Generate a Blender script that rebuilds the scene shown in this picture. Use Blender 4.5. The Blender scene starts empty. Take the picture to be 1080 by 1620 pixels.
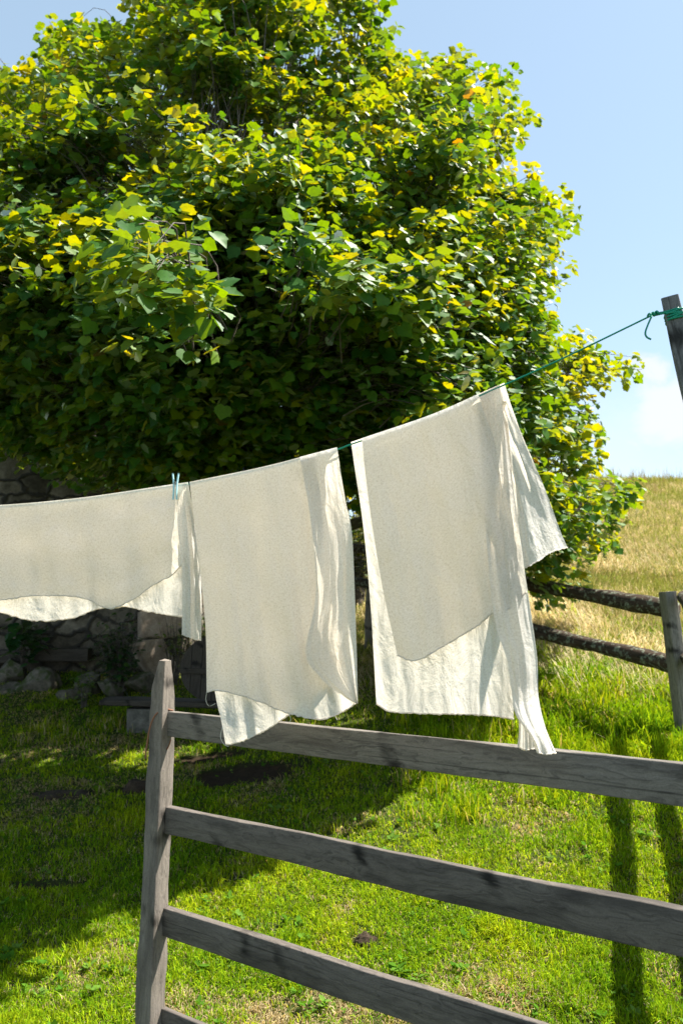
import bpy, math, random
import numpy as np
from mathutils import Vector, Matrix

# ------------------------------------------------------------------ camera, sky, sun, exposure
rng = np.random.default_rng(7)
random.seed(7)
scene = bpy.context.scene
C = scene.collection
R = math.radians
EYE = 1.75
F = 1200.0                      # focal length in photo pixels (1080 x 1620)
PITCH = math.atan(150 / F)
SUN_AZ, SUN_EL = 76.0, 58.5     # azimuth clockwise from +Y (straight ahead)

cd = bpy.data.cameras.new('camera')
cam = bpy.data.objects.new('camera', cd)
C.objects.link(cam)
cam.location = (0, 0, EYE)
cam.rotation_euler = (math.pi / 2 + PITCH, 0, 0)
cd.sensor_fit = 'VERTICAL'
cd.sensor_height = 36
cd.sensor_width = 24
cd.lens = 36 * F / 1620
cd.clip_start = 0.05
cd.clip_end = 2000
cd.dof.use_dof = True
cd.dof.focus_distance = 2.25
cd.dof.aperture_fstop = 5.0
scene.camera = cam

view = scene.view_settings
view.view_transform = 'Standard'
view.look = 'None'
view.exposure = 1.62
view.gamma = 1.0


def P(px, py, d):
    """point at ground distance d (world Y) seen at photo pixel px, py"""
    px = np.asarray(px, float); py = np.asarray(py, float); d = np.asarray(d, float)
    r = (px - 540) / F
    u = (810 - py) / F
    y = math.cos(PITCH) - math.sin(PITCH) * u
    z = math.sin(PITCH) + math.cos(PITCH) * u
    return np.stack(np.broadcast_arrays(r * d / y, d, EYE + z * d / y), -1)


sun_dir = Vector((math.sin(R(SUN_AZ)) * math.cos(R(SUN_EL)),
                  math.cos(R(SUN_AZ)) * math.cos(R(SUN_EL)), math.sin(R(SUN_EL))))
sl = bpy.data.lights.new('sun', 'SUN')
sl.energy = 5.0
sl.angle = R(0.45)
sl.color = (1.0, 0.95, 0.84)
so = bpy.data.objects.new('sun', sl)
C.objects.link(so)
so.rotation_euler = sun_dir.to_track_quat('Z', 'Y').to_euler()
so.location = (8, 2, 12)


class NT:
    """small helper round a node tree"""
    def __init__(self, tree):
        self.t = tree; self.n = tree.nodes; self.l = tree.links

    def new(self, kind, ins=None, **props):
        nd = self.n.new(kind)
        for k, v in props.items():
            setattr(nd, k, v)
        for k, v in (ins or {}).items():
            self.set(nd, k, v)
        return nd

    def set(self, nd, k, v):
        s = nd.inputs[k]
        if isinstance(v, bpy.types.NodeSocket):
            self.l.new(v, s)
        elif hasattr(v, 'bl_idname'):
            self.l.new(v.outputs[0], s)
        else:
            s.default_value = v

    def math(self, op, a, b=0.0, c=0.0, clamp=False):
        nd = self.new('ShaderNodeMath', {0: a, 1: b, 2: c}, operation=op)
        nd.use_clamp = clamp
        return nd.outputs[0]

    def ramp(self, fac, stops, interp='LINEAR'):
        nd = self.new('ShaderNodeValToRGB', {0: fac})
        cr = nd.color_ramp
        cr.interpolation = interp
        while len(cr.elements) < len(stops):
            cr.elements.new(0.5)
        for e, (p, c) in zip(cr.elements, stops):
            e.position = p
            e.color = (*c, 1) if len(c) == 3 else c
        return nd.outputs[0]

    def mix(self, fac, a, b, blend='MIX'):
        nd = self.n.new('ShaderNodeMix')
        nd.data_type = 'RGBA'; nd.blend_type = blend
        for i, v in ((0, fac), (6, a), (7, b)):
            if isinstance(v, bpy.types.NodeSocket):
                self.l.new(v, nd.inputs[i])
            else:
                if i and len(v) == 3:
                    v = (*v, 1)
                nd.inputs[i].default_value = v
        return nd.outputs[2]

    def noise(self, vec, scale, detail=4, rough=0.55, dist=0.0):
        nd = self.new('ShaderNodeTexNoise', {'Scale': scale, 'Detail': detail, 'Roughness': rough, 'Distortion': dist})
        if vec is not None:
            self.l.new(vec, nd.inputs['Vector'])
        return nd.outputs[0]

    def vmul(self, vec, v):
        return self.new('ShaderNodeVectorMath', {0: vec, 1: v}, operation='MULTIPLY').outputs[0]


# world: Nishita sky plus a few low clouds over the hill
w = bpy.data.worlds.new('World')
scene.world = w
w.use_nodes = True
nt = NT(w.node_tree)
nt.n.clear()
sky = nt.new('ShaderNodeTexSky', sky_type='NISHITA', sun_disc=False, sun_elevation=R(SUN_EL), sun_rotation=R(SUN_AZ),
             altitude=1100, air_density=1.0, dust_density=1.0, ozone_density=1.5)
tc = nt.new('ShaderNodeTexCoord')
dirv = tc.outputs['Generated']


def cloud(px, py, radius, squash, scale, seed, lo, hi):
    c = P(px, py, 10.0) - np.array([0, 0, EYE]); c /= np.linalg.norm(c)
    df = nt.new('ShaderNodeVectorMath', {0: dirv, 1: tuple(c)}, operation='SUBTRACT').outputs[0]
    df = nt.vmul(df, (1, 1, squash))
    ln = nt.new('ShaderNodeVectorMath', {0: df}, operation='LENGTH').outputs[1]
    fall = nt.math('SUBTRACT', 1.0, nt.math('DIVIDE', ln, radius), clamp=True)
    off = nt.new('ShaderNodeVectorMath', {0: nt.vmul(dirv, (1, 1, 1.6)), 1: (seed, seed * .3, 0)}, operation='ADD').outputs[0]
    nz = nt.noise(off, scale, 7, 0.6, 0.4)
    v = nt.math('ADD', nz, nt.math('MULTIPLY', fall, 0.62))
    k = nt.new('ShaderNodeMapRange', {0: v, 1: lo, 2: hi}, interpolation_type='SMOOTHSTEP').outputs[0]
    return nt.math('MULTIPLY', k, nt.new('ShaderNodeMapRange', {0: fall, 1: 0.0, 2: .35}, interpolation_type='SMOOTHSTEP').outputs[0])


m = nt.math('MAXIMUM', cloud(1070, 660, .10, 1.3, 12, 2.1, .56, .95), cloud(1020, 588, .055, 1.5, 16, 5.2, .70, 1.05))
m2 = nt.math('MULTIPLY', cloud(950, 700, .20, 1.5, 9, 8.4, .55, 1.15), 0.42)
m = nt.math('MAXIMUM', m, m2)
tint = nt.mix(0.5, nt.mix(1.0, sky.outputs[0], (1.10, 1.02, .90), 'MULTIPLY'), (1.62, 2.16, 2.48))   # summer haze
skyc = nt.mix(nt.math('MULTIPLY', m, 0.85), tint, (3.02, 3.06, 3.1))
bg = nt.new('ShaderNodeBackground', {0: skyc, 1: 0.108})
wo = nt.new('ShaderNodeOutputWorld', {0: bg.outputs[0]})

# ------------------------------------------------------------------ helpers


def tag(o, label=None, cat=None, group=None, kind=None):
    if label: o['label'] = label
    if cat: o['category'] = cat
    if group: o['group'] = group
    if kind: o['kind'] = kind
    return o


def thing(name, loc, label, cat, group=None):
    o = bpy.data.objects.new(name, None)
    C.objects.link(o)
    o.location = tuple(float(v) for v in loc)
    o.empty_display_size = 0.1
    return tag(o, label, cat, group)


class MB:
    """collects vertices and faces of ONE mesh, with a grain/uv vector and a colour per vertex"""
    def __init__(self):
        self.v = []; self.f = []; self.g = []; self.c = []; self.n = 0

    def add(self, v, faces, grain=None, col=None):
        v = np.asarray(v, float).reshape(-1, 3)
        self.v.append(v)
        self.g.append(v if grain is None else np.asarray(grain, float).reshape(-1, 3))
        if col is None:
            col = (1, 1, 1)
        self.c.append(np.broadcast_to(np.asarray(col, float), (len(v), 3)))
        n = self.n
        for f in faces:
            if isinstance(f, np.ndarray):
                self.f.extend((f + n).tolist())
            else:
                self.f.append([i + n for i in f])
        self.n += len(v)
        return n

    def grid(self, pts, grain=None, col=None, closed=False):
        """pts (a, b, 3) -> quads; closed wraps round b"""
        a, b = pts.shape[:2]
        idx = np.arange(a * b).reshape(a, b)
        if closed:
            idx2 = np.concatenate([idx, idx[:, :1]], 1)
        else:
            idx2 = idx
        q = np.stack([idx2[:-1, :-1], idx2[:-1, 1:], idx2[1:, 1:], idx2[1:, :-1]], -1).reshape(-1, 4)
        self.add(pts.reshape(-1, 3), [q], None if grain is None else grain.reshape(-1, 3),
                 None if col is None else np.asarray(col).reshape(-1, 3) if np.ndim(col) > 1 else col)

    def build(self, name, mat, parent=None, smooth=True, sharp=None):
        v = np.concatenate(self.v)
        if parent is not None:
            off = np.array(parent_world(parent))
            v = v - off
        me = bpy.data.meshes.new(name)
        lens = np.fromiter((len(f) for f in self.f), np.int32, len(self.f))
        loops = np.fromiter((i for f in self.f for i in f), np.int32, int(lens.sum()))
        fill_mesh(me, v, loops, lens)
        a = me.attributes.new('grain', 'FLOAT_VECTOR', 'POINT')
        a.data.foreach_set('vector', np.concatenate(self.g).astype(np.float32).ravel())
        a = me.attributes.new('tint', 'FLOAT_COLOR', 'POINT')
        c = np.concatenate(self.c); c = np.concatenate([c, np.ones((len(c), 1))], 1)
        a.data.foreach_set('color', c.astype(np.float32).ravel())
        me.polygons.foreach_set('use_smooth', np.full(len(lens), smooth))
        if sharp:
            me.set_sharp_from_angle(angle=R(sharp))
        return link(name, me, mat, parent)


def parent_world(o):
    p = Vector((0, 0, 0))
    while o is not None:
        p += o.location; o = o.parent
    return p


def fill_mesh(me, v, loops, lens):
    me.vertices.add(len(v)); me.loops.add(len(loops)); me.polygons.add(len(lens))
    me.vertices.foreach_set('co', np.ascontiguousarray(v, np.float32).ravel())
    me.loops.foreach_set('vertex_index', loops.astype(np.int32))
    st = np.zeros(len(lens), np.int32); st[1:] = np.cumsum(lens)[:-1]
    me.polygons.foreach_set('loop_start', st)
    me.update(calc_edges=True)


def link(name, me, mat, parent=None):
    o = bpy.data.objects.new(name, me)
    C.objects.link(o)
    me.materials.append(mat)
    if parent is not None:
        o.parent = parent
    return o


def hash3(ix, iy, iz, seed):
    h = (ix * 374761393 + iy * 668265263 + iz * 2147483647 + seed * 1274126177) & 0xFFFFFFFF
    h = ((h ^ (h >> 13)) * 1274126177) & 0xFFFFFFFF
    return ((h ^ (h >> 16)) & 0xFFFF) / 65535.0


def vnoise(p, seed=0):
    """value noise 0..1, p (..., 3)"""
    p = np.asarray(p, float)
    i = np.floor(p).astype(np.int64); f = p - i
    f = f * f * (3 - 2 * f)
    o = 0
    for dx in (0, 1):
        for dy in (0, 1):
            for dz in (0, 1):
                wgt = (f[..., 0] if dx else 1 - f[..., 0]) * (f[..., 1] if dy else 1 - f[..., 1]) * (f[..., 2] if dz else 1 - f[..., 2])
                o = o + wgt * hash3(i[..., 0] + dx, i[..., 1] + dy, i[..., 2] + dz, seed)
    return o


def fbm(p, seed=0, oct=4):
    p = np.asarray(p, float); s = 0; a = .5; t = 0
    for k in range(oct):
        s = s + a * vnoise(p * 2 ** k, seed + k * 17); t += a; a *= .5
    return s / t


def n2(x, y, sc, seed=0, oct=3):
    return fbm(np.stack([x * sc, y * sc, np.zeros_like(x) + seed * 3.7], -1), seed, oct)


def sstep(a, b, x):
    t = np.clip((x - a) / (b - a), 0, 1)
    return t * t * (3 - 2 * t)


def norm(v):
    v = np.asarray(v, float)
    return v / (np.linalg.norm(v, axis=-1, keepdims=True) + 1e-12)


def polyline(pts, n):
    """resample a polyline smoothly (Catmull-Rom by arc length) to n points"""
    p = np.asarray(pts, float)
    if len(p) == 2:
        t = np.linspace(0, 1, n)[:, None]
        return p[0] * (1 - t) + p[1] * t
    q = np.vstack([2 * p[0] - p[1], p, 2 * p[-1] - p[-2]])
    out = []
    for i in range(1, len(q) - 2):
        t = np.linspace(0, 1, 16, endpoint=False)[:, None]
        a, b, c, d = q[i - 1], q[i], q[i + 1], q[i + 2]
        out.append(.5 * ((2 * b) + (c - a) * t + (2 * a - 5 * b + 4 * c - d) * t ** 2 + (3 * b - a - 3 * c + d) * t ** 3))
    out = np.vstack(out + [p[-1:]])
    s = np.r_[0, np.cumsum(np.linalg.norm(np.diff(out, axis=0), axis=1))]
    tt = np.linspace(0, s[-1], n)
    return np.stack([np.interp(tt, s, out[:, k]) for k in range(out.shape[1])], 1)


def tube(mb, path, rad, sides=8, grain_s=0.0, bump=0.0, seed=0, cap=True, col=None):
    p = np.asarray(path, float); n = len(p)
    rad = np.broadcast_to(np.asarray(rad, float), (n,))
    t = norm(np.gradient(p, axis=0))
    ref = np.array([0, 0, 1.0]) if abs(t[0][2]) < .9 else np.array([1.0, 0, 0])
    u = norm(np.cross(t, ref)); v = np.cross(t, u)
    a = np.arange(sides) * 2 * math.pi / sides
    ring = np.cos(a)[None, :, None] * u[:, None] + np.sin(a)[None, :, None] * v[:, None]
    rr = rad[:, None, None]
    s = np.r_[0, np.cumsum(np.linalg.norm(np.diff(p, axis=0), axis=1))]
    pts = p[:, None] + ring * rr
    if bump:
        nz = fbm(pts * 9 + seed * 7.1, seed, 3)[..., None] - .5
        pts = p[:, None] + ring * rr * (1 + bump * 2 * nz)
    g = np.stack([np.broadcast_to(s[:, None] + grain_s, (n, sides)), np.cos(a)[None] * rad[:, None], np.sin(a)[None] * rad[:, None]], -1)
    mb.grid(pts, g, col, closed=True)
    if cap:
        base = mb.n - n * sides
        mb.f.append([base + k for k in range(sides)][::-1])
        mb.f.append([base + (n - 1) * sides + k for k in range(sides)])


def beam(mb, p0, p1, h0, h1, th, up, n=40, wob=0.004, seed=0, round_=0.006, ends=True, sag=0.0):
    """board from p0 to p1 (centre line): height h along `up`, thickness th across"""
    p0 = np.asarray(p0, float); p1 = np.asarray(p1, float)
    t = norm(p1 - p0); up = norm(np.asarray(up, float) - t * np.dot(up, t)); sd = np.cross(t, up)
    L = np.linalg.norm(p1 - p0)
    prof = []
    k = 3
    for cx, cy, a0 in ((1, 1, 0), (-1, 1, 90), (-1, -1, 180), (1, -1, 270)):
        for j in range(k + 1):
            a = R(a0 + 90 * j / k)
            prof.append((cx, cy, math.cos(a), math.sin(a)))
    prof = np.array(prof); m = len(prof)
    s = np.linspace(0, 1, n)
    hh = h0 + (h1 - h0) * s
    c = p0 + (p1 - p0) * s[:, None]
    c = c + up * (wob * (fbm(np.stack([s * L * 1.6 + seed, 0 * s, 0 * s], -1), seed, 2) - .5) * 3)[:, None] - up * (sag * 4 * s * (1 - s))[:, None]
    X = prof[None, :, 0] * (th / 2 - round_) + prof[None, :, 2] * round_
    Y = prof[None, :, 1] * (hh[:, None] / 2 - round_) + prof[None, :, 3] * round_
    X = np.broadcast_to(X, Y.shape)
    wv = wob * (fbm(np.stack([np.broadcast_to(s[:, None] * L * 4, Y.shape), np.broadcast_to(prof[None, :, 1] * 3 + seed, Y.shape), np.broadcast_to(prof[None, :, 0] * 3., Y.shape)], -1), seed + 3, 3) - .5) * 2
    Y = Y + wv * prof[None, :, 1]
    pts = c[:, None] + sd * X[..., None] + up * Y[..., None]
    g = np.stack([np.broadcast_to(s[:, None] * L + seed * 5.3, Y.shape), Y, X], -1)
    mb.grid(pts, g, None, closed=True)
    if ends:
        b = mb.n - n * m
        mb.f.append([b + i for i in range(m)])
        mb.f.append([b + (n - 1) * m + i for i in range(m)][::-1])


def box(mb, lo, hi, M=None, jit=0.0):
    lo = np.asarray(lo, float); hi = np.asarray(hi, float)
    v = np.array([[(lo, hi)[i][0], (lo, hi)[j][1], (lo, hi)[k][2]] for i in (0, 1) for j in (0, 1) for k in (0, 1)])
    if jit: v = v + rng.normal(0, jit, v.shape)
    g = v.copy()
    if M is not None:
        v = np.array([M @ Vector(p) for p in v])
    mb.add(v, [[0, 1, 3, 2], [4, 6, 7, 5], [0, 4, 5, 1], [2, 3, 7, 6], [0, 2, 6, 4], [1, 5, 7, 3]], g)


def ico(sub):
    import bmesh
    bm = bmesh.new(); bmesh.ops.create_icosphere(bm, subdivisions=sub, radius=1)
    v = np.array([x.co[:] for x in bm.verts]); f = [[a.index for a in q.verts] for q in bm.faces]
    bm.free(); return v, f


def new_mat(name):
    m = bpy.data.materials.new(name); m.use_nodes = True
    t = NT(m.node_tree); t.n.clear()
    out = t.new('ShaderNodeOutputMaterial')
    return m, t, out


def attr(t, name):
    nd = t.new('ShaderNodeAttribute'); nd.attribute_name = name
    return nd


def bump(t, h, strength, dist=0.01):
    return t.new('ShaderNodeBump', {'Height': h, 'Strength': strength, 'Distance': dist}).outputs[0]


# ------------------------------------------------------------------ materials
def mat_wood(name, light, dark, knots=True, contrast=1.0, rough=.8):
    m, t, out = new_mat(name)
    g = attr(t, 'grain').outputs['Vector']
    st = t.vmul(g, (2.2, 46, 46))
    warp = t.noise(t.vmul(g, (3, 8, 8)), 1.6, 3)
    wv = t.new('ShaderNodeVectorMath', {0: st, 1: t.vmul(t.new('ShaderNodeCombineXYZ', {1: warp, 2: warp}).outputs[0], (0, 6, 6))}, operation='ADD').outputs[0]
    fine = t.noise(wv, 2.2, 6, .62, .25)
    broad = t.noise(t.vmul(g, (1.1, 5, 5)), 2.4, 4, .6, .6)
    c = t.ramp(fine, [(.28, tuple(x * (1 - .55 * contrast) for x in light)), (.5, light), (.75, tuple(min(1, x * 1.28) for x in light))])
    st_mask = t.new('ShaderNodeMapRange', {0: broad, 1: .46, 2: .72}, interpolation_type='SMOOTHSTEP').outputs[0]
    c = t.mix(t.math('MULTIPLY', st_mask, .75 * contrast), c, dark)
    hgt = fine
    if knots:
        sp_ = t.new('ShaderNodeSeparateXYZ', {0: g})
        wob_ = t.noise(t.vmul(g, (9, 16, 16)), 1, 3)
        wc = t.math('ADD', t.math('MULTIPLY', sp_.outputs[0], 3.6), t.math('ADD', t.math('MULTIPLY', sp_.outputs[1], 1.5), t.math('MULTIPLY', wob_, .25)))
        vo = t.new('ShaderNodeTexVoronoi', {'W': wc, 'Scale': 1.0, 'Randomness': 1.0}, voronoi_dimensions='1D')
        km = t.new('ShaderNodeMapRange', {0: t.math('ADD', vo.outputs[0], t.math('MULTIPLY', fine, .10)), 1: .06, 2: .17, 3: 1, 4: 0}, interpolation_type='SMOOTHSTEP').outputs[0]
        km = t.math('MULTIPLY', km, t.math('GREATER_THAN', t.new('ShaderNodeRGBToBW', {0: vo.outputs['Color']}).outputs[0], .38))
        km = t.math('MULTIPLY', km, t.new('ShaderNodeMapRange', {0: t.noise(t.vmul(g, (5, 17, 17)), 1, 3), 1: .38, 2: .58}).outputs[0])
        c = t.mix(t.math('MULTIPLY', km, .95), c, tuple(x * .3 for x in dark))
        crack = t.noise(t.vmul(g, (1.2, 90, 90)), 1.3, 2, .5)
        cm = t.new('ShaderNodeMapRange', {0: crack, 1: .30, 2: .36, 3: 1, 4: 0}).outputs[0]
        c = t.mix(t.math('MULTIPLY', cm, .55), c, tuple(x * .35 for x in dark))
    sp = t.noise(g, 240, 3, .7)
    c = t.mix(.35, c, t.ramp(sp, [(.3, (.25, .25, .25)), (.7, (1, 1, 1))]), 'MULTIPLY')
    b = t.new('ShaderNodeBsdfPrincipled', {'Base Color': c, 'Roughness': rough, 'Specular IOR Level': .25, 'Normal': bump(t, hgt, .55, .004)})
    t.l.new(b.outputs[0], out.inputs[0])
    return m


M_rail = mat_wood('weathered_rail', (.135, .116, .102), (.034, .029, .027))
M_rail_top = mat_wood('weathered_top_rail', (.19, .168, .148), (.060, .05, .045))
M_post = mat_wood('weathered_post', (.21, .18, .155), (.085, .072, .064), True, .8)
M_pole = mat_wood('weathered_pole', (.17, .165, .17), (.07, .066, .066))
M_old = mat_wood('old_dark_wood', (.07, .058, .048), (.025, .02, .017))
M_farpost = mat_wood('grey_fence_post', (.22, .20, .175), (.09, .08, .07))


def mat_lichen():
    m, t, out = new_mat('lichen_wood')
    g = attr(t, 'grain').outputs['Vector']
    base = t.ramp(t.noise(t.vmul(g, (3, 30, 30)), 2, 5), [(.3, (.025, .018, .014)), (.7, (.085, .06, .045))])
    n1 = t.noise(g, 26, 6, .65, .4)
    mk = t.new('ShaderNodeMapRange', {0: n1, 1: .53, 2: .60}).outputs[0]
    lc = t.ramp(t.noise(g, 60, 3), [(.3, (.09, .105, .075)), (.7, (.24, .25, .20))])
    c = t.mix(mk, base, lc)
    b = t.new('ShaderNodeBsdfPrincipled', {'Base Color': c, 'Roughness': .95, 'Specular IOR Level': .1, 'Normal': bump(t, n1, .8, .01)})
    t.l.new(b.outputs[0], out.inputs[0])
    return m


M_lichen = mat_lichen()


def mat_linen():
    m, t, out = new_mat('linen')
    g = attr(t, 'grain').outputs['Vector']
    wx = t.noise(t.vmul(g, (900, 120, 1)), 1, 3, .6)
    wy = t.noise(t.vmul(g, (120, 900, 1)), 1, 3, .6)
    sl_ = t.noise(g, 210, 4, .7)
    wv = t.math('ADD', t.math('MULTIPLY', t.math('ADD', wx, wy), .3), t.math('MULTIPLY', sl_, .4))
    blot = t.noise(g, 9, 4, .55)
    c = t.ramp(wv, [(.36, (.61, .565, .50)), (.51, (.855, .82, .785)), (.66, (.95, .935, .92))])
    c = t.mix(t.math('MULTIPLY', t.math('SUBTRACT', blot, .35, clamp=True), .5), c, (.78, .715, .60))
    hf = t.noise(t.vmul(g, (16, 7, 1)), 1, 6, .62, .8)
    hh = t.math('ADD', t.math('MULTIPLY', wv, .16), hf)
    nrm = bump(t, hh, .75, .014)
    d = t.new('ShaderNodeBsdfDiffuse', {0: c, 'Normal': nrm})
    tr = t.new('ShaderNodeBsdfTranslucent', {0: t.mix(1., c, (1.0, .955, .86), 'MULTIPLY'), 'Normal': nrm})
    mx = t.new('ShaderNodeMixShader', {0: .48, 1: d.outputs[0], 2: tr.outputs[0]})
    t.l.new(mx.outputs[0], out.inputs[0])
    return m


M_linen = mat_linen()


def mat_leaf(name, gloss=.10, trans=.5, ttint=(1.35, 1.15, .35), dtint=(1, 1, 1)):
    m, t, out = new_mat(name)
    c = attr(t, 'tint').outputs['Color']
    g = attr(t, 'grain').outputs['Vector']
    vn = t.noise(t.vmul(g, (60, 60, 60)), 1, 2)
    c = t.mix(.5, c, t.ramp(vn, [(.3, (.62, .62, .62)), (.7, (1.15, 1.15, 1.15))]), 'MULTIPLY')
    tcol = t.mix(1., c, ttint, 'MULTIPLY')
    d = t.new('ShaderNodeBsdfDiffuse', {0: t.mix(1., c, dtint, 'MULTIPLY')})
    tr = t.new('ShaderNodeBsdfTranslucent', {0: tcol})
    gl = t.new('ShaderNodeBsdfGlossy', {0: (1, 1, 1, 1), 1: .5})
    mx = t.new('ShaderNodeMixShader', {0: trans, 1: d.outputs[0], 2: tr.outputs[0]})
    fr = t.new('ShaderNodeFresnel', {0: 1.4})
    mx2 = t.new('ShaderNodeMixShader', {0: t.math('MULTIPLY', fr.outputs[0], gloss * 10, clamp=True), 1: mx.outputs[0], 2: gl.outputs[0]})
    t.l.new(mx2.outputs[0], out.inputs[0])
    return m


M_leaf = mat_leaf('tree_leaf', .028, .5, (2.8, 1.95, .06), (.58, .93, 1.25))
M_grass = mat_leaf('grass_blade', .0, .42, (1.4, 1.25, .5))
M_dry = mat_leaf('dry_grass', .0, .35, (1.15, 1.0, .7))


def mat_bark():
    m, t, out = new_mat('bark')
    g = attr(t, 'grain').outputs['Vector']
    n1 = t.noise(t.vmul(g, (6, 30, 30)), 2, 6, .65)
    c = t.ramp(n1, [(.3, (.035, .028, .022)), (.6, (.12, .10, .085)), (.8, (.2, .18, .15))])
    b = t.new('ShaderNodeBsdfPrincipled', {'Base Color': c, 'Roughness': .9, 'Normal': bump(t, n1, .8, .02)})
    t.l.new(b.outputs[0], out.inputs[0])
    return m


M_bark = mat_bark()


def mat_ground():
    m, t, out = new_mat('meadow_ground')
    c0 = attr(t, 'tint').outputs['Color']
    gm = t.new('ShaderNodeNewGeometry').outputs['Position']
    n1 = t.noise(gm, 18, 6, .7)
    n3 = t.noise(gm, 120, 4, .7)
    c = t.mix(.8, c0, t.ramp(n1, [(.3, (.4, .4, .4)), (.7, (1.3, 1.25, 1.1))]), 'MULTIPLY')
    c = t.mix(.7, c, t.ramp(n3, [(.3, (.35, .35, .35)), (.7, (1.3, 1.3, 1.3))]), 'MULTIPLY')
    b = t.new('ShaderNodeBsdfPrincipled', {'Base Color': c, 'Roughness': .95, 'Specular IOR Level': .1,
                                           'Normal': bump(t, t.math('ADD', n1, t.math('MULTIPLY', n3, .4)), .9, .03)})
    t.l.new(b.outputs[0], out.inputs[0])
    return m


M_ground = mat_ground()


def mat_stone(name, a, b_, c_, scale=1.0, moss=0.0, joints=False):
    m, t, out = new_mat(name)
    g = attr(t, 'grain').outputs['Vector']
    n1 = t.noise(g, 5 * scale, 8, .65, .3)
    n2_ = t.noise(g, 38 * scale, 5, .7)
    c = t.ramp(n1, [(.3, a), (.5, b_), (.7, c_)])
    c = t.mix(.6, c, t.ramp(n2_, [(.3, (.45, .45, .45)), (.7, (1.2, 1.2, 1.2))]), 'MULTIPLY')
    h = t.math('ADD', n1, t.math('MULTIPLY', n2_, .5))
    if joints:
        wp = t.new('ShaderNodeVectorMath', {0: g, 1: t.vmul(t.new('ShaderNodeTexNoise', {'Vector': g, 'Scale': 4., 'Detail': 3.}).outputs[1], (.22, .22, .22))}, operation='ADD').outputs[0]
        vo = t.new('ShaderNodeTexVoronoi', {'Vector': t.vmul(wp, (2.6, 2.6, 4.6)), 'Scale': 1.0}, feature='DISTANCE_TO_EDGE')
        vc = t.new('ShaderNodeTexVoronoi', {'Vector': t.vmul(wp, (2.6, 2.6, 4.6)), 'Scale': 1.0})
        e = t.new('ShaderNodeMapRange', {0: vo.outputs[0], 1: .02, 2: .10}).outputs[0]
        tone = t.new('ShaderNodeRGBToBW', {0: vc.outputs['Color']}).outputs[0]
        c = t.mix(.7, c, t.ramp(tone, [(.2, (.45, .43, .4)), (.8, (1.35, 1.3, 1.2))]), 'MULTIPLY')
        c = t.mix(e, (.045, .04, .034), c)
        h = t.math('ADD', h, t.math('MULTIPLY', e, 1.4))
    if moss:
        mk = t.new('ShaderNodeMapRange', {0: t.noise(g, 9 * scale, 5), 1: .62 - moss * .3, 2: .7 - moss * .2}).outputs[0]
        c = t.mix(mk, c, (.05, .065, .02))
    b = t.new('ShaderNodeBsdfPrincipled', {'Base Color': c, 'Roughness': .9, 'Specular IOR Level': .2, 'Normal': bump(t, h, .9, .025)})
    t.l.new(b.outputs[0], out.inputs[0])
    return m


M_wall = mat_stone('rubble_wall', (.065, .055, .043), (.16, .14, .112), (.27, .24, .20), .8, 0, True)
M_rock = mat_stone('mossy_rock', (.055, .048, .038), (.135, .118, .094), (.24, .215, .175), 1.2, .5)
M_slab = mat_stone('pink_slab', (.27, .20, .155), (.42, .33, .26), (.52, .43, .36), 1.5)
M_block = mat_stone('pale_block', (.08, .075, .065), (.16, .15, .13), (.26, .245, .22), 2)
M_roof = mat_stone('stone_roof', (.22, .22, .23), (.38, .38, .40), (.50, .51, .53), 1.2)
M_soil = mat_stone('bare_soil', (.02, .014, .009), (.055, .038, .025), (.11, .08, .052), 4)


def mat_plain(name, col, rough=.5, spec=.4, sss=0.0):
    m, t, out = new_mat(name)
    g = t.new('ShaderNodeNewGeometry').outputs['Position']
    n1 = t.noise(g, 160, 3)
    c = t.mix(.4, (*col, 1), t.ramp(n1, [(.3, (.75, .75, .75)), (.7, (1.1, 1.1, 1.1))]), 'MULTIPLY')
    b = t.new('ShaderNodeBsdfPrincipled', {'Base Color': c, 'Roughness': rough, 'Specular IOR Level': spec})
    t.l.new(b.outputs[0], out.inputs[0])
    return m


M_rope = mat_plain('green_cord', (.0, .24, .15), .4)
M_peg = mat_plain('pale_blue_plastic', (.40, .66, .70), .35)
M_steel = mat_plain('steel', (.35, .33, .3), .4)
M_wire = mat_plain('rusty_wire', (.23, .10, .055), .7)
M_thread = mat_plain('pale_thread', (.62, .58, .5), .9)

# ------------------------------------------------------------------ terrain
_yy = np.linspace(-60, 400, 4601)


def _profile(s0, s1, crest):
    s = s0 + (s1 - s0) * sstep(4.8, 8.5, _yy)
    s = s * (1 - sstep(crest - 3.5, crest + 5, _yy)) + .01 * sstep(crest, crest + 6, _yy)
    z = np.cumsum(s) * (_yy[1] - _yy[0])
    return z - np.interp(0, _yy, z)


_zr = _profile(.16, .31, 20.5)
_zl = _profile(.08, .16, 20.5)


def ground(x, y):
    x = np.asarray(x, float); y = np.asarray(y, float)
    k = sstep(-1.8, 2.2, x - .0 * y)
    z = np.interp(y, _yy, _zl) * (1 - k) + np.interp(y, _yy, _zr) * k
    z = z + .05 * (n2(x, y, .9, 3) - .5) + .35 * (n2(x, y, .16, 5, 2) - .5) * sstep(7, 14, y) + .30 * (n2(x, y, .5, 8, 3) - .5) * sstep(11, 17, y) * sstep(0, 3, x)
    return z


def on_ground(px, py, lo=1.2, hi=60):
    """first point along the ray through a photo pixel that meets the ground"""
    d = np.exp(np.linspace(math.log(lo), math.log(hi), 1500))
    q = P(np.full_like(d, px), np.full_like(d, py), d)
    bad = q[:, 2] <= ground(q[:, 0], q[:, 1])
    i = int(np.argmax(bad)) if bad.any() else len(d) - 1
    p = q[i].copy(); p[2] = ground(p[0], p[1])
    return p


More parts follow.
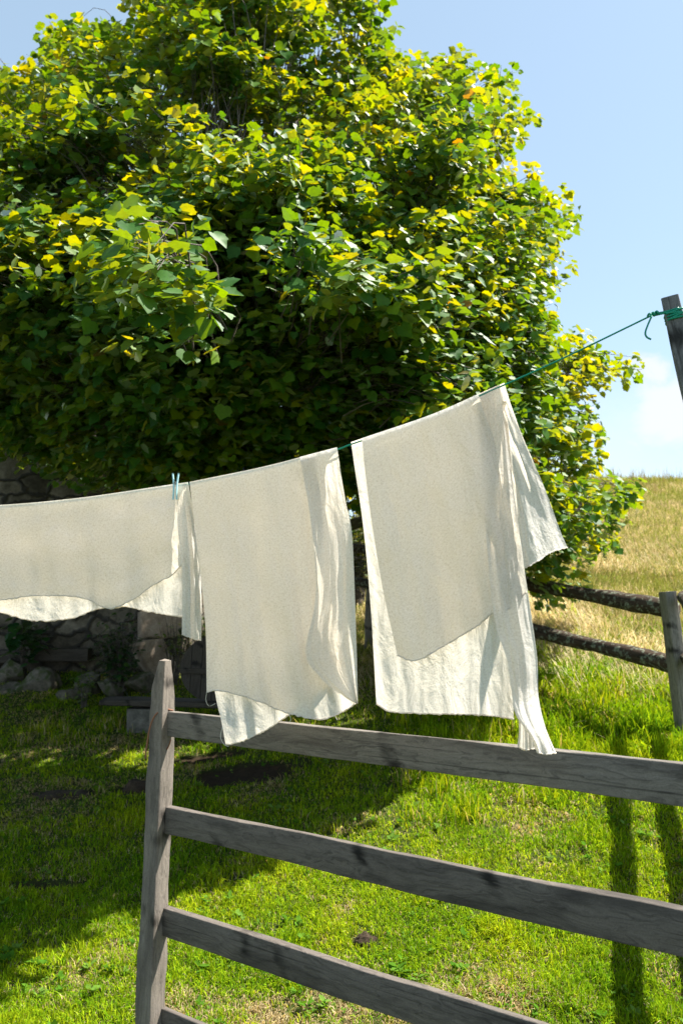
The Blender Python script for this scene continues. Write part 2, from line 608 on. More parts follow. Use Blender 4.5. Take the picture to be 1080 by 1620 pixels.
DIRT = [(105, 1256, .30, .10), (216, 1246, .2, .12), (385, 1225, .55, .28), (578, 1490, .07, .055), (330, 1200, .4, .2), (70, 1400, .25, .07),
        (860, 1310, .04, .03)]
DIRTP = [(on_ground(a, b), rx, ry) for a, b, rx, ry in DIRT]


def dirt(x, y):
    o = np.zeros_like(x)
    for p, rx, ry in DIRTP:
        dd = np.hypot((x - p[0]) / rx, (y - p[1]) / ry) + (n2(x, y, 9, 11) - .5) * .9
        o = np.maximum(o, 1 - sstep(.6, 1.05, dd))
    return o


def dryness(x, y):
    """0 lush lawn .. 1 straw-dry hillside"""
    h = sstep(6.0, 9.0, y + .8 * (n2(x, y, .8, 21) - .5) * 2) * sstep(-.5, 1.0, x)
    return h


xs = np.unique(np.r_[np.linspace(-160, -8, 50), np.linspace(-8, 9, 240), np.linspace(9, 160, 50)])
ys = np.unique(np.r_[np.linspace(-20, 1, 20), np.linspace(1, 12, 190), np.linspace(12, 34, 120), np.linspace(34, 300, 40)])
X, Y = np.meshgrid(xs, ys, indexing='ij')
Z = ground(X, Y)
dm = dirt(X, Y)
Z = Z - dm * .02
dr = dryness(X, Y)[..., None]
gcol = np.array([.055, .08, .018]) * (1 - dr) + np.array([.36, .27, .12]) * dr
gcol = gcol * (1 - dm[..., None]) + np.array([.045, .031, .02]) * dm[..., None]
mb = MB()
mb.grid(np.stack([X, Y, Z], -1), None, gcol.reshape(-1, 3))
g_o = mb.build('ground', M_ground)
tag(g_o, 'grassy slope rising from shaded lawn to a dry hill', 'ground', kind='structure')


# ------------------------------------------------------------------ grass
def frustum_points(n, d0, d1, power, margin=.12, xlo=-99, xhi=99):
    """random ground positions inside the view, denser near the camera"""
    u = rng.random(n)
    d = (d0 ** (1 - power) + u * (d1 ** (1 - power) - d0 ** (1 - power))) ** (1 / (1 - power)) if power != 1 else d0 * (d1 / d0) ** u
    hx = (.47 + margin) * d + .1
    x = (rng.random(n) * 2 - 1) * hx
    k = (x > xlo) & (x < xhi)
    return x[k], d[k]


def blades(x, y, h, wd, lean, az, cols, mb_sink, bend=None):
    """arrays -> blade mesh arrays (5 verts each: quad + tip)"""
    n = len(x)
    z = ground(x, y) - .006
    base = np.stack([x, y, z], -1)
    dirn = np.stack([np.cos(az), np.sin(az), 0 * az], -1)
    wa = az + math.pi / 2 + rng.normal(0, .7, n)
    side = np.stack([np.cos(wa), np.sin(wa), 0 * az], -1)
    up = np.array([0, 0, 1.0])
    mid = base + up * (h * .55 * np.cos(lean * .5))[:, None] + dirn * (h * .55 * np.sin(lean * .5))[:, None]
    tip = mid + up * (h * .5 * np.cos(lean * 1.5))[:, None] + dirn * (h * .5 * np.sin(lean * 1.5))[:, None]
    hw = (wd / 2)[:, None]
    v = np.stack([base - side * hw, base + side * hw, mid + side * hw * .85, mid - side * hw * .85, tip], 1)
    mb_sink.append((v, cols))


def build_blades(name, sink, mat):
    v = np.concatenate([s[0] for s in sink]); c = np.concatenate([s[1] for s in sink])
    n = len(v)
    me = bpy.data.meshes.new(name)
    b = (np.arange(n) * 5)[:, None]
    loops = (b + np.array([0, 1, 2, 3, 3, 2, 4])).ravel()
    lens = np.tile([4, 3], n)
    fill_mesh(me, v.reshape(-1, 3), loops, lens)
    a = me.attributes.new('tint', 'FLOAT_COLOR', 'POINT')
    c4 = np.concatenate([c, np.ones((n, 1))], 1)
    a.data.foreach_set('color', np.repeat(c4, 5, 0).astype(np.float32).ravel())
    a = me.attributes.new('grain', 'FLOAT_VECTOR', 'POINT')
    a.data.foreach_set('vector', v.reshape(-1, 3).astype(np.float32).ravel())
    return link(name, me, mat)


GREENS = np.array([[.080, .20, .008], [.17, .30, .010], [.32, .41, .012], [.47, .49, .022]])
STRAWS = np.array([[.46, .36, .19], [.56, .45, .26], [.37, .28, .13], [.64, .55, .36]])


def pick(pal, t):
    i = np.clip(t, 0, .999) * (len(pal) - 1)
    k = i.astype(int); f = (i - k)[:, None]
    return pal[k] * (1 - f) + pal[np.minimum(k + 1, len(pal) - 1)] * f


def lawn(n, d0, d1, power):
    x, y = frustum_points(n, d0, d1, power)
    keep = (dryness(x, y) < rng.random(len(x)) * .9 + .05) & (dirt(x, y) < rng.random(len(x)) * .8 + .12)
    keep &= rng.random(len(x)) < .45 + .75 * sstep(.3, .55, n2(x, y, 6, 31))
    x, y = x[keep], y[keep]
    m_ = len(x)
    clump = n2(x, y, 3.2, 41); fine = n2(x, y, 14, 43, 2)
    tuft = sstep(.57, .72, n2(x, y, 4.5, 47))
    wild = sstep(4.0, 5.0, y) * sstep(.2, 1.2, x)
    h = (.024 + .026 * rng.random(m_)) * (.7 + .8 * fine) * (1 + .8 * tuft) * (1 + 1.6 * wild * (.4 + n2(x, y, 2.6, 49)))
    wd = (.0026 + .0012 * rng.random(m_)) * (1 + .16 * np.maximum(0, y - 2)) * (1 + .7 * wild)
    lean = np.abs(rng.normal(.85, .4, m_))
    az = rng.random(m_) * 2 * math.pi
    tt = .15 + .55 * rng.random(m_) + .9 * (clump - .5)
    col = pick(GREENS, tt)
    st = rng.random(m_) < (.13 + .6 * sstep(.49, .68, n2(x, y, 2.1, 53)) + .3 * sstep(.58, .75, fine))* (1 - .5 * wild)
    col[st] = pick(STRAWS, rng.random(st.sum())) * .8
    h[st] *= .75; lean[st] += .5
    blades(x, y, h, wd, lean, az, col * (.5 + .95 * rng.random(m_))[:, None], sink)


sink = []
lawn(330000, 1.7, 4.2, 1.0)
lawn(210000, 4.2, 9.5, 1.0)
tag(build_blades('lawn_grass', sink, M_grass), 'short green lawn grass with straw flecks', 'grass', kind='stuff')

sink = []


def tufts(n, cond, hmin, hmax, wmul, pal, strawp, per=40, spread=.05, lean0=.45):
    x0, y0 = cond(n)
    x = np.repeat(x0, per) + rng.normal(0, spread, len(x0) * per)
    y = np.repeat(y0, per) + rng.normal(0, spread, len(x0) * per)
    m_ = len(x)
    hh = np.repeat(hmin + (hmax - hmin) * rng.random(len(x0)) ** 1.5, per) * (.5 + .6 * rng.random(m_))
    az = rng.random(m_) * 6.283
    lean = np.abs(rng.normal(lean0, .3, m_))
    col = pick(pal, rng.random(m_))
    s = rng.random(m_) < strawp
    col[s] = pick(STRAWS, rng.random(s.sum())) * .9
    blades(x, y, hh, np.full(m_, .004) * wmul * (.7 + .6 * rng.random(m_)), lean, az, col, sink)


def near_far_fence(n):
    x = rng.uniform(.3, 3.2, n); y = rng.uniform(4.2, 6.6, n)
    k = rng.random(n) < sstep(.45, .62, n2(x, y, 1.8, 61)) * .9 + .1
    return x[k], y[k]


tufts(240, near_far_fence, .10, .26, 2.0, GREENS * .9, .12)


def under_bench(n):
    x = rng.uniform(-2.8, -.2, n); y = rng.uniform(6.2, 7.4, n)
    return x, y


tufts(60, under_bench, .05, .16, 1.8, GREENS * .8, .3, 24)
tag(build_blades('grass_tufts', sink, M_grass), 'taller green grass tufts below the far fence', 'grass', kind='stuff')

sink = []


def hill(n, d0, d1, power):
    x, y = frustum_points(n, d0, d1, power, .06, -.8, 40)
    keep = dryness(x, y) > rng.random(len(x)) * .9
    x, y = x[keep], y[keep]; m_ = len(x)
    hay = sstep(.46, .60, n2(x, y, .55, 71)) * (1 - sstep(9.5, 13, y))
    h = (.07 + .11 * rng.random(m_)) * (1 + .6 * n2(x, y, 1.3, 73)) * (1 + .7 * hay)
    wd = (.003 + .0022 * rng.random(m_)) * (1 + .10 * (y - 5))
    lean = np.abs(rng.normal(1.0, .45, m_)) + hay * .5
    flow = n2(x, y, .9, 77) * 9
    az = np.where(rng.random(m_) < .35 + .6 * hay, flow + rng.normal(0, .5, m_), rng.random(m_) * 6.283)
    col = pick(STRAWS, .6 * rng.random(m_) + .4 * n2(x, y, 2., 79))
    gr = rng.random(m_) < (.60 + .2 * sstep(10, 14, y) + .35 * sstep(.42, .62, n2(x, y, .7, 83))) * (1 - .85 * hay)
    col = col * (1 + .35 * hay)[:, None]
    col[gr] = pick(np.array([[.15, .19, .03], [.22, .24, .045], [.30, .28, .07]]), rng.random(gr.sum()))
    blades(x, y, h, wd, lean, az, col * np.array([.93, 1.0, 1.12]) * (.7 + .6 * rng.random(m_))[:, None], sink)


hill(150000, 4.8, 12, .6)
hill(90000, 12, 24, .3)
xk = rng.uniform(3, 13, 420); yk = rng.uniform(17, 22, 420)
for a_, b_, hh_ in zip(xk, yk, rng.uniform(.12, .5, 420)):
    q_ = rng.integers(2, 7)
    blades(a_ + rng.normal(0, .05, q_), b_ + rng.normal(0, .05, q_), hh_ * rng.uniform(.6, 1.1, q_), np.full(q_, .012), np.abs(rng.normal(.25, .2, q_)), rng.random(q_) * 6.28,
           pick(np.array([[.10, .13, .03], [.24, .2, .08], [.34, .27, .13]]), rng.random(q_)), sink)
tag(build_blades('dry_hill_grass', sink, M_dry), 'long straw coloured grass and hay on the hillside', 'grass', kind='stuff')

# ------------------------------------------------------------------ leaves
LOBE = np.array([(0, .02), (.14, -.08), (.33, -.06), (.42, .08), (.55, .24), (.50, .40), (.50, .58), (.34, .66), (.22, .80), (0, 1.0),
                 (-.20, .82), (-.33, .65), (-.51, .60), (-.48, .38), (-.56, .26), (-.43, .10), (-.34, -.06), (-.14, -.09)])
OVAL = np.array([(0, 0), (.18, .12), (.30, .38), (.24, .66), (0, 1.0), (-.24, .66), (-.30, .38), (-.18, .12)])


def leaves(pos, nrm_, tipd, size, cols, shape=LOBE, cup=.16):
    """returns verts, loops, lens, colours for a batch of leaves fanned round a mid-rib point"""
    n = len(pos); k = len(shape)
    z = norm(nrm_)
    y = norm(tipd - z * np.sum(tipd * z, -1, keepdims=True))
    x = np.cross(y, z)
    o = np.vstack([shape, [(0, .42)]])
    fold = rng.normal(cup, .12, n)
    curl = rng.normal(.10, .14, n)
    lx = o[:, 0][None] * size[:, None] * (.85 + .3 * rng.random(n))[:, None]
    ly = (o[:, 1][None]) * size[:, None]
    lz = np.abs(o[:, 0])[None] * size[:, None] * fold[:, None] - (o[:, 1] ** 2)[None] * size[:, None] * curl[:, None]
    v = pos[:, None] + x[:, None] * lx[..., None] + y[:, None] * ly[..., None] + z[:, None] * lz[..., None]
    a = np.arange(k); b = (a + 1) % k
    tri = np.stack([np.full(k, k), a, b], -1)
    loops = (tri.ravel()[None] + (np.arange(n) * (k + 1))[:, None]).ravel()
    lens = np.full(n * k, 3)
    return v.reshape(-1, 3), loops, lens, np.repeat(cols, k + 1, 0)


def build_leaves(name, batches, mat, parent=None):
    vs, ls, ns, cs = [], [], [], []
    off = 0
    for v, l, s, c in batches:
        vs.append(v); ls.append(l + off); ns.append(s); cs.append(c); off += len(v)
    v = np.concatenate(vs); c = np.concatenate(cs)
    me = bpy.data.meshes.new(name)
    if parent is not None:
        v = v - np.array(parent_world(parent))
    fill_mesh(me, v, np.concatenate(ls), np.concatenate(ns))
    a = me.attributes.new('tint', 'FLOAT_COLOR', 'POINT')
    a.data.foreach_set('color', np.concatenate([c, np.ones((len(c), 1))], 1).astype(np.float32).ravel())
    a = me.attributes.new('grain', 'FLOAT_VECTOR', 'POINT')
    a.data.foreach_set('vector', v.astype(np.float32).ravel())
    return link(name, me, mat, parent)


# small broad leaves lying in the lawn
def rosettes(n, d0, d1, smin, smax):
    x, y = frustum_points(n, d0, d1, 1.0, .05)
    k = (dryness(x, y) < .2) & (n2(x, y, 3.0, 101) > .5)
    x, y = x[k], y[k]
    per = 6
    xx = np.repeat(x, per); yy2 = np.repeat(y, per); m_ = len(xx)
    a = rng.random(m_) * 6.283
    sz = np.repeat(smin + (smax - smin) * rng.random(len(x)) ** 3, per) * rng.uniform(.7, 1.2, m_)
    p_ = np.stack([xx + np.cos(a) * sz * .1, yy2 + np.sin(a) * sz * .1, ground(xx, yy2) + .008 + .02 * rng.random(m_)], -1)
    tp_ = np.stack([np.cos(a), np.sin(a), .25 + .3 * rng.random(m_)], -1)
    nr_ = np.stack([-np.cos(a) * .4, -np.sin(a) * .4, np.ones(m_)], -1) + rng.normal(0, .25, (m_, 3))
    c_ = pick(np.array([[.06, .16, .015], [.10, .22, .02], [.16, .27, .05]]), np.repeat(rng.random(len(x)), per))
    return leaves(p_, nr_, tp_, sz, c_, OVAL)


tag(build_leaves('lawn_weeds', [rosettes(3200, 1.8, 6.5, .010, .042)], M_grass), 'low broad leaved weeds growing flat in the lawn', 'weeds', kind='stuff')

# ------------------------------------------------------------------ the big tree
OUT = np.array([(618, -50), (620, -40), (612, 55), (650, 100), (700, 92), (745, 112), (800, 128), (822, 185), (836, 212), (812, 262), (868, 282), (908, 322),
                (886, 400), (878, 450), (908, 468), (890, 535), (935, 552), (985, 572), (988, 602), (940, 622), (922, 655), (934, 690), (925, 738), (975, 768),
                (1012, 795), (965, 822), (950, 866), (925, 882), (905, 905), (880, 962), (835, 960), (790, 940), (700, 930), (600, 940), (560, 900), (545, 800), (480, 772),
                (400, 790), (300, 800), (180, 790), (110, 768), (60, 728), (-60, 715), (-200, 690), (-330, 560), (-340, 300), (-250, 170), (-120, 110), (-20, 90),
                (20, 112), (48, 135), (62, 92), (62, 52), (105, 48), (140, 22), (170, 30), (200, 62), (216, 50), (208, -20), (222, -40), (245, -50), (330, -75), (450, -80), (560, -65), (605, -55)], float)


def poly_dist(px, py, poly):
    """inside mask and distance to the outline"""
    a = poly; b = np.roll(poly, -1, 0)
    ins = np.zeros(len(px), bool); dist = np.full(len(px), 1e9)
    for (x0, y0), (x1, y1) in zip(a, b):
        cond = (y0 > py) != (y1 > py)
        xi = (x1 - x0) * (py - y0) / (y1 - y0 + 1e-9) + x0
        ins ^= cond & (px < xi)
        t = np.clip(((px - x0) * (x1 - x0) + (py - y0) * (y1 - y0)) / ((x1 - x0) ** 2 + (y1 - y0) ** 2), 0, 1)
        dist = np.minimum(dist, np.hypot(px - x0 - t * (x1 - x0), py - y0 - t * (y1 - y0)))
    return ins, dist


TC = 7.4                              # distance of the trunk
tb = P(470, 1000, TC); tb[2] = ground(tb[0], tb[1]) - .05
tree = thing('broadleaf_tree', tb, 'big leafy green tree with sunlit yellow green crown behind the washing', 'tree')

N = 150000
px = rng.uniform(-345, 1015, N); py = rng.uniform(-325, 965, N)
ins, dist = poly_dist(px, py, OUT)
lump = fbm(np.stack([px / 120, py / 95, 0 * px], -1), 91, 2)
half = np.minimum(1.35 + 1.75 * sstep(40, 560, py), .18 + np.sqrt(np.clip(dist - 8, 0, None)) * .155) * (.52 + .96 * lump)
ok = ins & (dist > 5 + 16 * rng.random(N) ** 2)
px, py, half, dist = px[ok], py[ok], half[ok], dist[ok]
# keep a spray budget, spread over the volume with most of it near the surface
w_ = half / half.max()
keep = rng.random(len(px)) < .10 + .9 * w_
px, py, half, dist = px[keep], py[keep], half[keep], dist[keep]
NS = 10500
px, py, half, dist = px[:NS], py[:NS], half[:NS], dist[:NS]
# more shaded sprays on the low boughs over the lawn
s = rng.random(len(px)) * 2 - 1
s = np.sign(s) * np.abs(s) ** .42
ex = rng.uniform(-60, 840, 3600); ey = rng.uniform(360, 800, 3600)
ie, de = poly_dist(ex, ey, OUT)
k_ = ie & (de > 8); k_ &= rng.random(3600) < .42
n_main = len(px)
px = np.r_[px, ex[k_]]; py = np.r_[py, ey[k_]]; s = np.r_[s, -rng.uniform(.45, 1.0, k_.sum())]
half = np.r_[half, np.minimum(2.5, .4 + np.sqrt(de[k_]) * .15)]
dep = TC - .3 + s * half * np.where(s < 0, 1.14, 1.0)
# low left boughs come forward over the lawn
cen = P(px, py, dep)
gap = fbm(cen * np.array([1.6, 1.6, 3.2]), 95, 2)
k_ = (gap > .432 + .09 * rng.random(len(cen))) | (np.arange(len(cen)) >= n_main)
cen = cen[k_]
axis_pt = np.array([tb[0], TC, 0.0])
outd = cen - np.stack([np.full(len(cen), tb[0]), np.full(len(cen), TC), np.clip(cen[:, 2] - 1.2, 1.8, 4.6)], -1)
outd = norm(outd)

# limbs
mbt = MB()
top = P(455, 40, TC)
trunk_path = polyline([tb + np.array([0, 0, -.15]), tb + np.array([.03, 0, .8]), tb + np.array([-.02, .05, 1.9]), tb + np.array([.04, .0, 3.0]),
                       (top + tb) / 2 + np.array([.1, 0, .9]), top], 40)
tr_r = np.interp(np.linspace(0, 1, 40), [0, .06, .3, .6, 1], [.24, .175, .14, .09, .03])
tube(mbt, trunk_path, tr_r, 14, 0, .18, 3)
mbt.build('trunk', M_bark, tree)
limb_pts = [np.c_[trunk_path[8:], tr_r[8:]]]
LIMBS = [(760, 610, 6.9), (900, 590, 7.4), (840, 850, 7.0), (760, 300, 7.3), (620, 120, 7.5), (600, 430, 5.6), (300, 100, 7.4), (120, 200, 7.2), (60, 480, 7.0),
         (230, 640, 5.2), (420, 600, 5.0), (-140, 420, 7.3), (330, 330, 5.3), (520, 250, 9.3), (150, 500, 9.3), (780, 480, 9.0), (-60, 640, 6.2), (640, 800, 8.6)]
for i, (a, b, d_) in enumerate(LIMBS):
    e = P(a, b, d_)
    hgt = np.clip((e[2] - tb[2]) * .55, 1.5, 4.2)
    k0 = int(np.argmin(np.abs(trunk_path[:, 2] - (tb[2] + hgt))))
    s0 = trunk_path[k0]
    mid1 = s0 + (e - s0) * .35 + np.array([rng.normal(0, .12), rng.normal(0, .12), .25])
    mid2 = s0 + (e - s0) * .7 + np.array([rng.normal(0, .14), rng.normal(0, .14), .22])
    pth = polyline([s0, mid1, mid2, e], 26)
    rr = np.linspace(min(.07, tr_r[k0] * .6), .012, 26)
    ml = MB(); tube(ml, pth, rr, 8, i * 2.0, .2, i)
    ml.build('limb', M_bark, tree)
    limb_pts.append(np.c_[pth[3:], rr[3:]])
LP = np.concatenate(limb_pts)
mtw = MB()
for q, o in zip(cen, outd):
    dv = LP[:, :3] - q
    d2 = np.linalg.norm(dv, axis=1) + np.maximum(0, LP[:, 2] - q[2]) * 1.2
    j = int(np.argmin(d2))
    st = LP[j, :3]
    L = np.linalg.norm(q - st)
    if L > .5:
        st = q + (st - q) * (.5 / L) + rng.normal(0, .08, 3)
    mid = (st + q) / 2 + np.array([rng.normal(0, .05), rng.normal(0, .05), .12 * L])
    tube(mtw, polyline([st, mid, q + o * .22], 6), np.linspace(.005, .0016, 6), 4, 0, 0, 0, False)
tag(mtw.build('twigs', M_bark, tree), kind='stuff')

# leaves on every spray: three rosettes of seven
n = len(cen)
PER = 21
ref = np.array([0, 0, 1.0])
sx = norm(np.cross(outd, ref)); sy = np.cross(sx, outd)
ro = np.stack([np.zeros((n, 3)) + outd * .22,
               outd * rng.uniform(.02, .14, (n, 1)) + sx * rng.uniform(.09, .18, (n, 1)),
               outd * rng.uniform(-.06, .10, (n, 1)) - sx * rng.uniform(.09, .18, (n, 1))], 1) + rng.normal(0, .04, (n, 3, 3))
ang = (np.arange(7)[None, None] * (2 * math.pi / 7) + rng.random((n, 3, 1)) * 6.28 + rng.normal(0, .3, (n, 3, 7)))
rad = sx[:, None, None] * np.cos(ang)[..., None] + sy[:, None, None] * np.sin(ang)[..., None]
odd3 = np.broadcast_to(outd[:, None, None], rad.shape)
pos = (cen[:, None, None] + ro[:, :, None] + rad * rng.uniform(.02, .07, (n, 3, 7, 1)) - odd3 * rng.uniform(0, .07, (n, 3, 7, 1))).reshape(-1, 3)
od = odd3.reshape(-1, 3); rad = rad.reshape(-1, 3)
nr = norm(ref * .85 + od * .5 + rad * .2 + rng.normal(0, .5, od.shape))
tp = rad * 1.0 + od * .3 - ref * .18 + rng.normal(0, .22, od.shape)
size = rng.uniform(.036, .090, len(pos))
tone = rng.random(n)
tt = np.repeat(tone, PER) * .65 + rng.random(len(pos)) * .35
LG = np.array([[.035, .11, .016], [.085, .175, .013], [.165, .225, .008], [.27, .28, .006]])
lc = pick(LG, tt ** 1.35)
odd = rng.random(len(pos)) < .004
lc[odd] = np.array([.20, .12, .02])
build_leaves('crown', [leaves(pos, nr, tp, size, lc)], M_leaf, tree)

# ------------------------------------------------------------------ near fence of four boards
def inv(x, x0, d0, x1, d1):
    return 1 / (1 / d0 + (1 / d1 - 1 / d0) * (x - x0) / (x1 - x0))


def fd(x):
    return inv(x, 262, 2.60, 1080, 1.74)


post_base = P(237, 1660, 2.6); post_base[2] = ground(post_base[0], post_base[1])
nf = thing('board_fence', post_base, 'grey weathered fence of four boards on a pointed post in front of the lawn', 'fence')
tdir = norm(np.array([P(1080, 1240, fd(1080))[0] - P(270, 1145, 2.6)[0], fd(1080) - 2.6, 0]))
fnorm = np.array([tdir[1], -tdir[0], 0])     # towards the camera
if fnorm[1] > 0: fnorm = -fnorm

# post: square section seen corner-on
mbp = MB()
sec = [(1045, 0.030, 261), (1062, .037, 260), (1100, .049, 258), (1150, .054, 256), (1230, .056, 253), (1320, .0575, 249), (1420, .0585, 245), (1520, .060, 241), (1640, .061, 236), (1760, .062, 231)]
rows = polyline(np.array([(a, b * 1000, c) for a, b, c in sec]), 70)
pts = []; gr = []
kprof = []
for cx, cy, a0 in ((1, 1, 0), (-1, 1, 90), (-1, -1, 180), (1, -1, 270)):
    for j in range(4):
        a = R(a0 + 30 * j)
        kprof.append((cx, cy, math.cos(a), math.sin(a)))
kprof = np.array(kprof)
for k, (py_, hw, cx_) in enumerate(rows):
    c = P(cx_, py_, 2.6); hw = hw / 1000
    rd = .006
    hx = hw * .56
    X_ = kprof[:, 0] * (hx - rd) + kprof[:, 2] * rd
    Y_ = kprof[:, 1] * (hx - rd) + kprof[:, 3] * rd
    wv = (fbm(np.stack([np.full(16, k * .22), kprof[:, 0] * 2, kprof[:, 1] * 2], -1), 5, 3) - .5) * .007
    q = c + tdir * (X_ + wv * kprof[:, 0])[:, None] + fnorm * (Y_ + wv * kprof[:, 1])[:, None]
    pts.append(q); gr.append(np.stack([np.full(16, c[2]), X_, Y_], -1))
pts = np.array(pts); gr = np.array(gr)
capc = pts[0].mean(0) + np.array([0, 0, .006])
mbp.grid(pts, gr, None, closed=True)
ci = mbp.add([capc], [], [gr[0].mean(0)])
for k in range(16):
    mbp.f.append([ci, (k + 1) % 16, k])
mbp.build('post', M_post, nf, True, 50)

RAILS = [((266, 1124), (266, 1166), (1080, 1203), (1080, 1275)), ((258, 1273), (258, 1317), (1080, 1432), (1080, 1511)),
         ((249, 1428), (249, 1475), (870, 1620), (870, 1694)), ((243, 1586), (243, 1636), (760, 1790), (760, 1858))]
for i, (a, b, c, d_) in enumerate(RAILS):
    x0, x1 = a[0], c[0]
    la, lb = P(a[0], a[1] + 3, fd(a[0])), P(b[0], b[1], fd(b[0]))
    ra, rb = P(c[0], c[1] + 3, fd(c[0])), P(d_[0], d_[1], fd(d_[0]))
    lc_, rc_ = (la + lb) / 2, (ra + rb) / 2
    ext = (rc_ - lc_) / np.linalg.norm(rc_ - lc_)
    Lh, Rh = la[2] - lb[2], ra[2] - rb[2]
    L0 = np.linalg.norm(rc_ - lc_)
    goal = 1.95
    rc2 = lc_ + ext * goal; Rh2 = Lh + (Rh - Lh) * goal / L0
    mr = MB()
    beam(mr, lc_ - ext * .03, rc2, Lh, Rh2, .024, (0, 0, 1), 60, .004, i + 1, .0035)
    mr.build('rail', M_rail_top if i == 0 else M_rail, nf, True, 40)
# far end post, just outside the picture
mq = MB()
e = rc2 * 0 + (lc_ + ext * 1.97)
gz = ground(e[0], e[1])
beam(mq, (e[0], e[1], gz - .3), (e[0], e[1], 1.62), .085, .07, .08, tuple(tdir), 30, .004, 9, .006)
mq.build('post', M_post, nf, True, 45)
# wire tie round the post and the top board
mw = MB()
wp = [P(a, b, 2.6) + np.array(fnorm) * o for a, b, o in ((279, 1123, .015), (271, 1121, .024), (263, 1125, .036), (258, 1131, .038), (253, 1141, .037), (249, 1154, .036), (246, 1168, .034), (243, 1184, .032), (241, 1198, .030))]
tube(mw, polyline(wp, 40), .0028, 6)
wp = [P(a, b, 2.6) + np.array(fnorm) * .025 for a, b in ((279, 1168, ), (277, 1176), (273, 1184))]
tube(mw, polyline(wp, 10), .0022, 6)
mw.build('wire_tie', M_wire, nf)

# ------------------------------------------------------------------ clothesline, its post and the peg
def ld(x):
    return inv(np.asarray(x, float), 280, 2.20, 1050, 1.66)


LINE = np.array([(-120, 816), (-20, 804), (60, 798), (150, 788), (278, 769), (300, 766), (420, 741), (533, 711), (555, 703), (680, 660), (797, 609), (900, 562), (1038, 495)], float)
line_px = polyline(LINE, 160)
pole_top = P(1060, 472, 1.66)
pole_bot_dir = P(1060 + 75, 472 + 300, 1.66) - pole_top
pole_foot = pole_top + pole_bot_dir * ((pole_top[2] - .30) / -pole_bot_dir[2])
pole_foot[2] = ground(pole_foot[0], pole_foot[1])
pole_t = thing('clothesline_post', pole_foot, 'leaning grey wooden post holding the green line at the right edge', 'post')
mp = MB()
beam(mp, pole_foot - np.array([0, 0, .2]), pole_top, .054, .034, .040, (1, -.35, 0), 50, .004, 4, .005)
mp.build('shaft', M_pole, pole_t, True, 45)

line_pts = P(line_px[:, 0], line_px[:, 1], ld(line_px[:, 0]))
rope = thing('clothesline', line_pts[-1], 'thin green clothesline cord wound round the grey post', 'clothesline')
mr = MB()
tube(mr, line_pts, .0021, 7)
mr.build('cord', M_rope, rope)
mr = MB()
# coils wound round the post
ax = norm(pole_top - pole_foot)
ca = pole_top - ax * .037
sx_ = norm(np.array([1, -.35, 0]) - ax * np.dot(ax, (1, -.35, 0))); sy_ = np.cross(ax, sx_)
for turn in range(5):
    a = np.linspace(0, 2 * math.pi, 41)
    ex = np.sign(np.cos(a)) * np.abs(np.cos(a)) ** .45 * .0205; ey = np.sign(np.sin(a)) * np.abs(np.sin(a)) ** .45 * .0235
    tilt = [.10, -.18, .03, .22, -.05][turn]
    off = -.004 * turn + tilt * (ex * 1.0)
    cp = ca + sx_ * ex[:, None] + sy_ * ey[:, None] + ax * off[:, None]
    tube(mr, cp, .0024, 6, cap=False)
mr.build('coils', M_rope, rope)
mr = MB()
kn = P(1033, 497, 1.65)
a = np.linspace(0, 6 * math.pi, 60)
kp = kn + np.stack([np.linspace(-.012, .012, 60), np.cos(a) * .0042, np.sin(a) * .0042 + np.linspace(-.004, .004, 60)], -1)
tube(mr, kp, .0024, 6)
for dz in (0, .006):
    tube(mr, polyline([kp[-1] - np.array([.012, 0, dz]), (kp[-1] * .5 + (ca - sx_ * .02 + np.array([0, -.02, .004 - dz])) * .5), ca - sx_ * .0 + np.array([0, -.024, .004 - dz])], 12), .0022, 6)
tube(mr, polyline([P(x, y, 1.64) for x, y in ((1030, 500), (1024, 514), (1020, 526), (1022, 533), (1029, 537))], 24), .0021, 6)
mr.build('knot', M_rope, rope)

peg_p = P(277.5, 771, 2.185)
peg = thing('clothes_peg', peg_p, 'pale blue plastic clothes peg gripping the line beside the low left cloth', 'clothes peg')
for sgn in (-1, 1):
    mk = MB()
    prof = []
    for zt in np.linspace(0, 1, 14):
        z = -.036 + zt * .078
        gap = np.interp(zt, [0, .3, .55, 1], [.0052, .0042, .0044, .0086])
        yy = gap * sgn
        hw = .0048 * (1 - .25 * abs(zt - .5)) * (1 if 0 < zt < 1 else .6)
        t_ = .0025
        ringp = []
        for j in range(8):
            aa = j * math.pi / 4
            ringp.append((math.copysign(abs(math.cos(aa)) ** .6, math.cos(aa)) * t_ + yy, math.copysign(abs(math.sin(aa)) ** .6, math.sin(aa)) * hw, z))
        prof.append(ringp)
    prof = np.array(prof) + peg_p
    mk.grid(prof, None, None, closed=True)
    mk.f.append(list(range(8))); mk.f.append([13 * 8 + i for i in range(8)][::-1])
    mk.build('jaw', M_peg, peg)
mk = MB()
a = np.linspace(0, 5 * 2 * math.pi, 90)
tube(mk, peg_p + np.stack([np.cos(a) * .0035, np.linspace(-.0055, .0055, 90), np.sin(a) * .0035 + .012], -1), .0008, 5)
mk.build('spring', M_steel, peg)


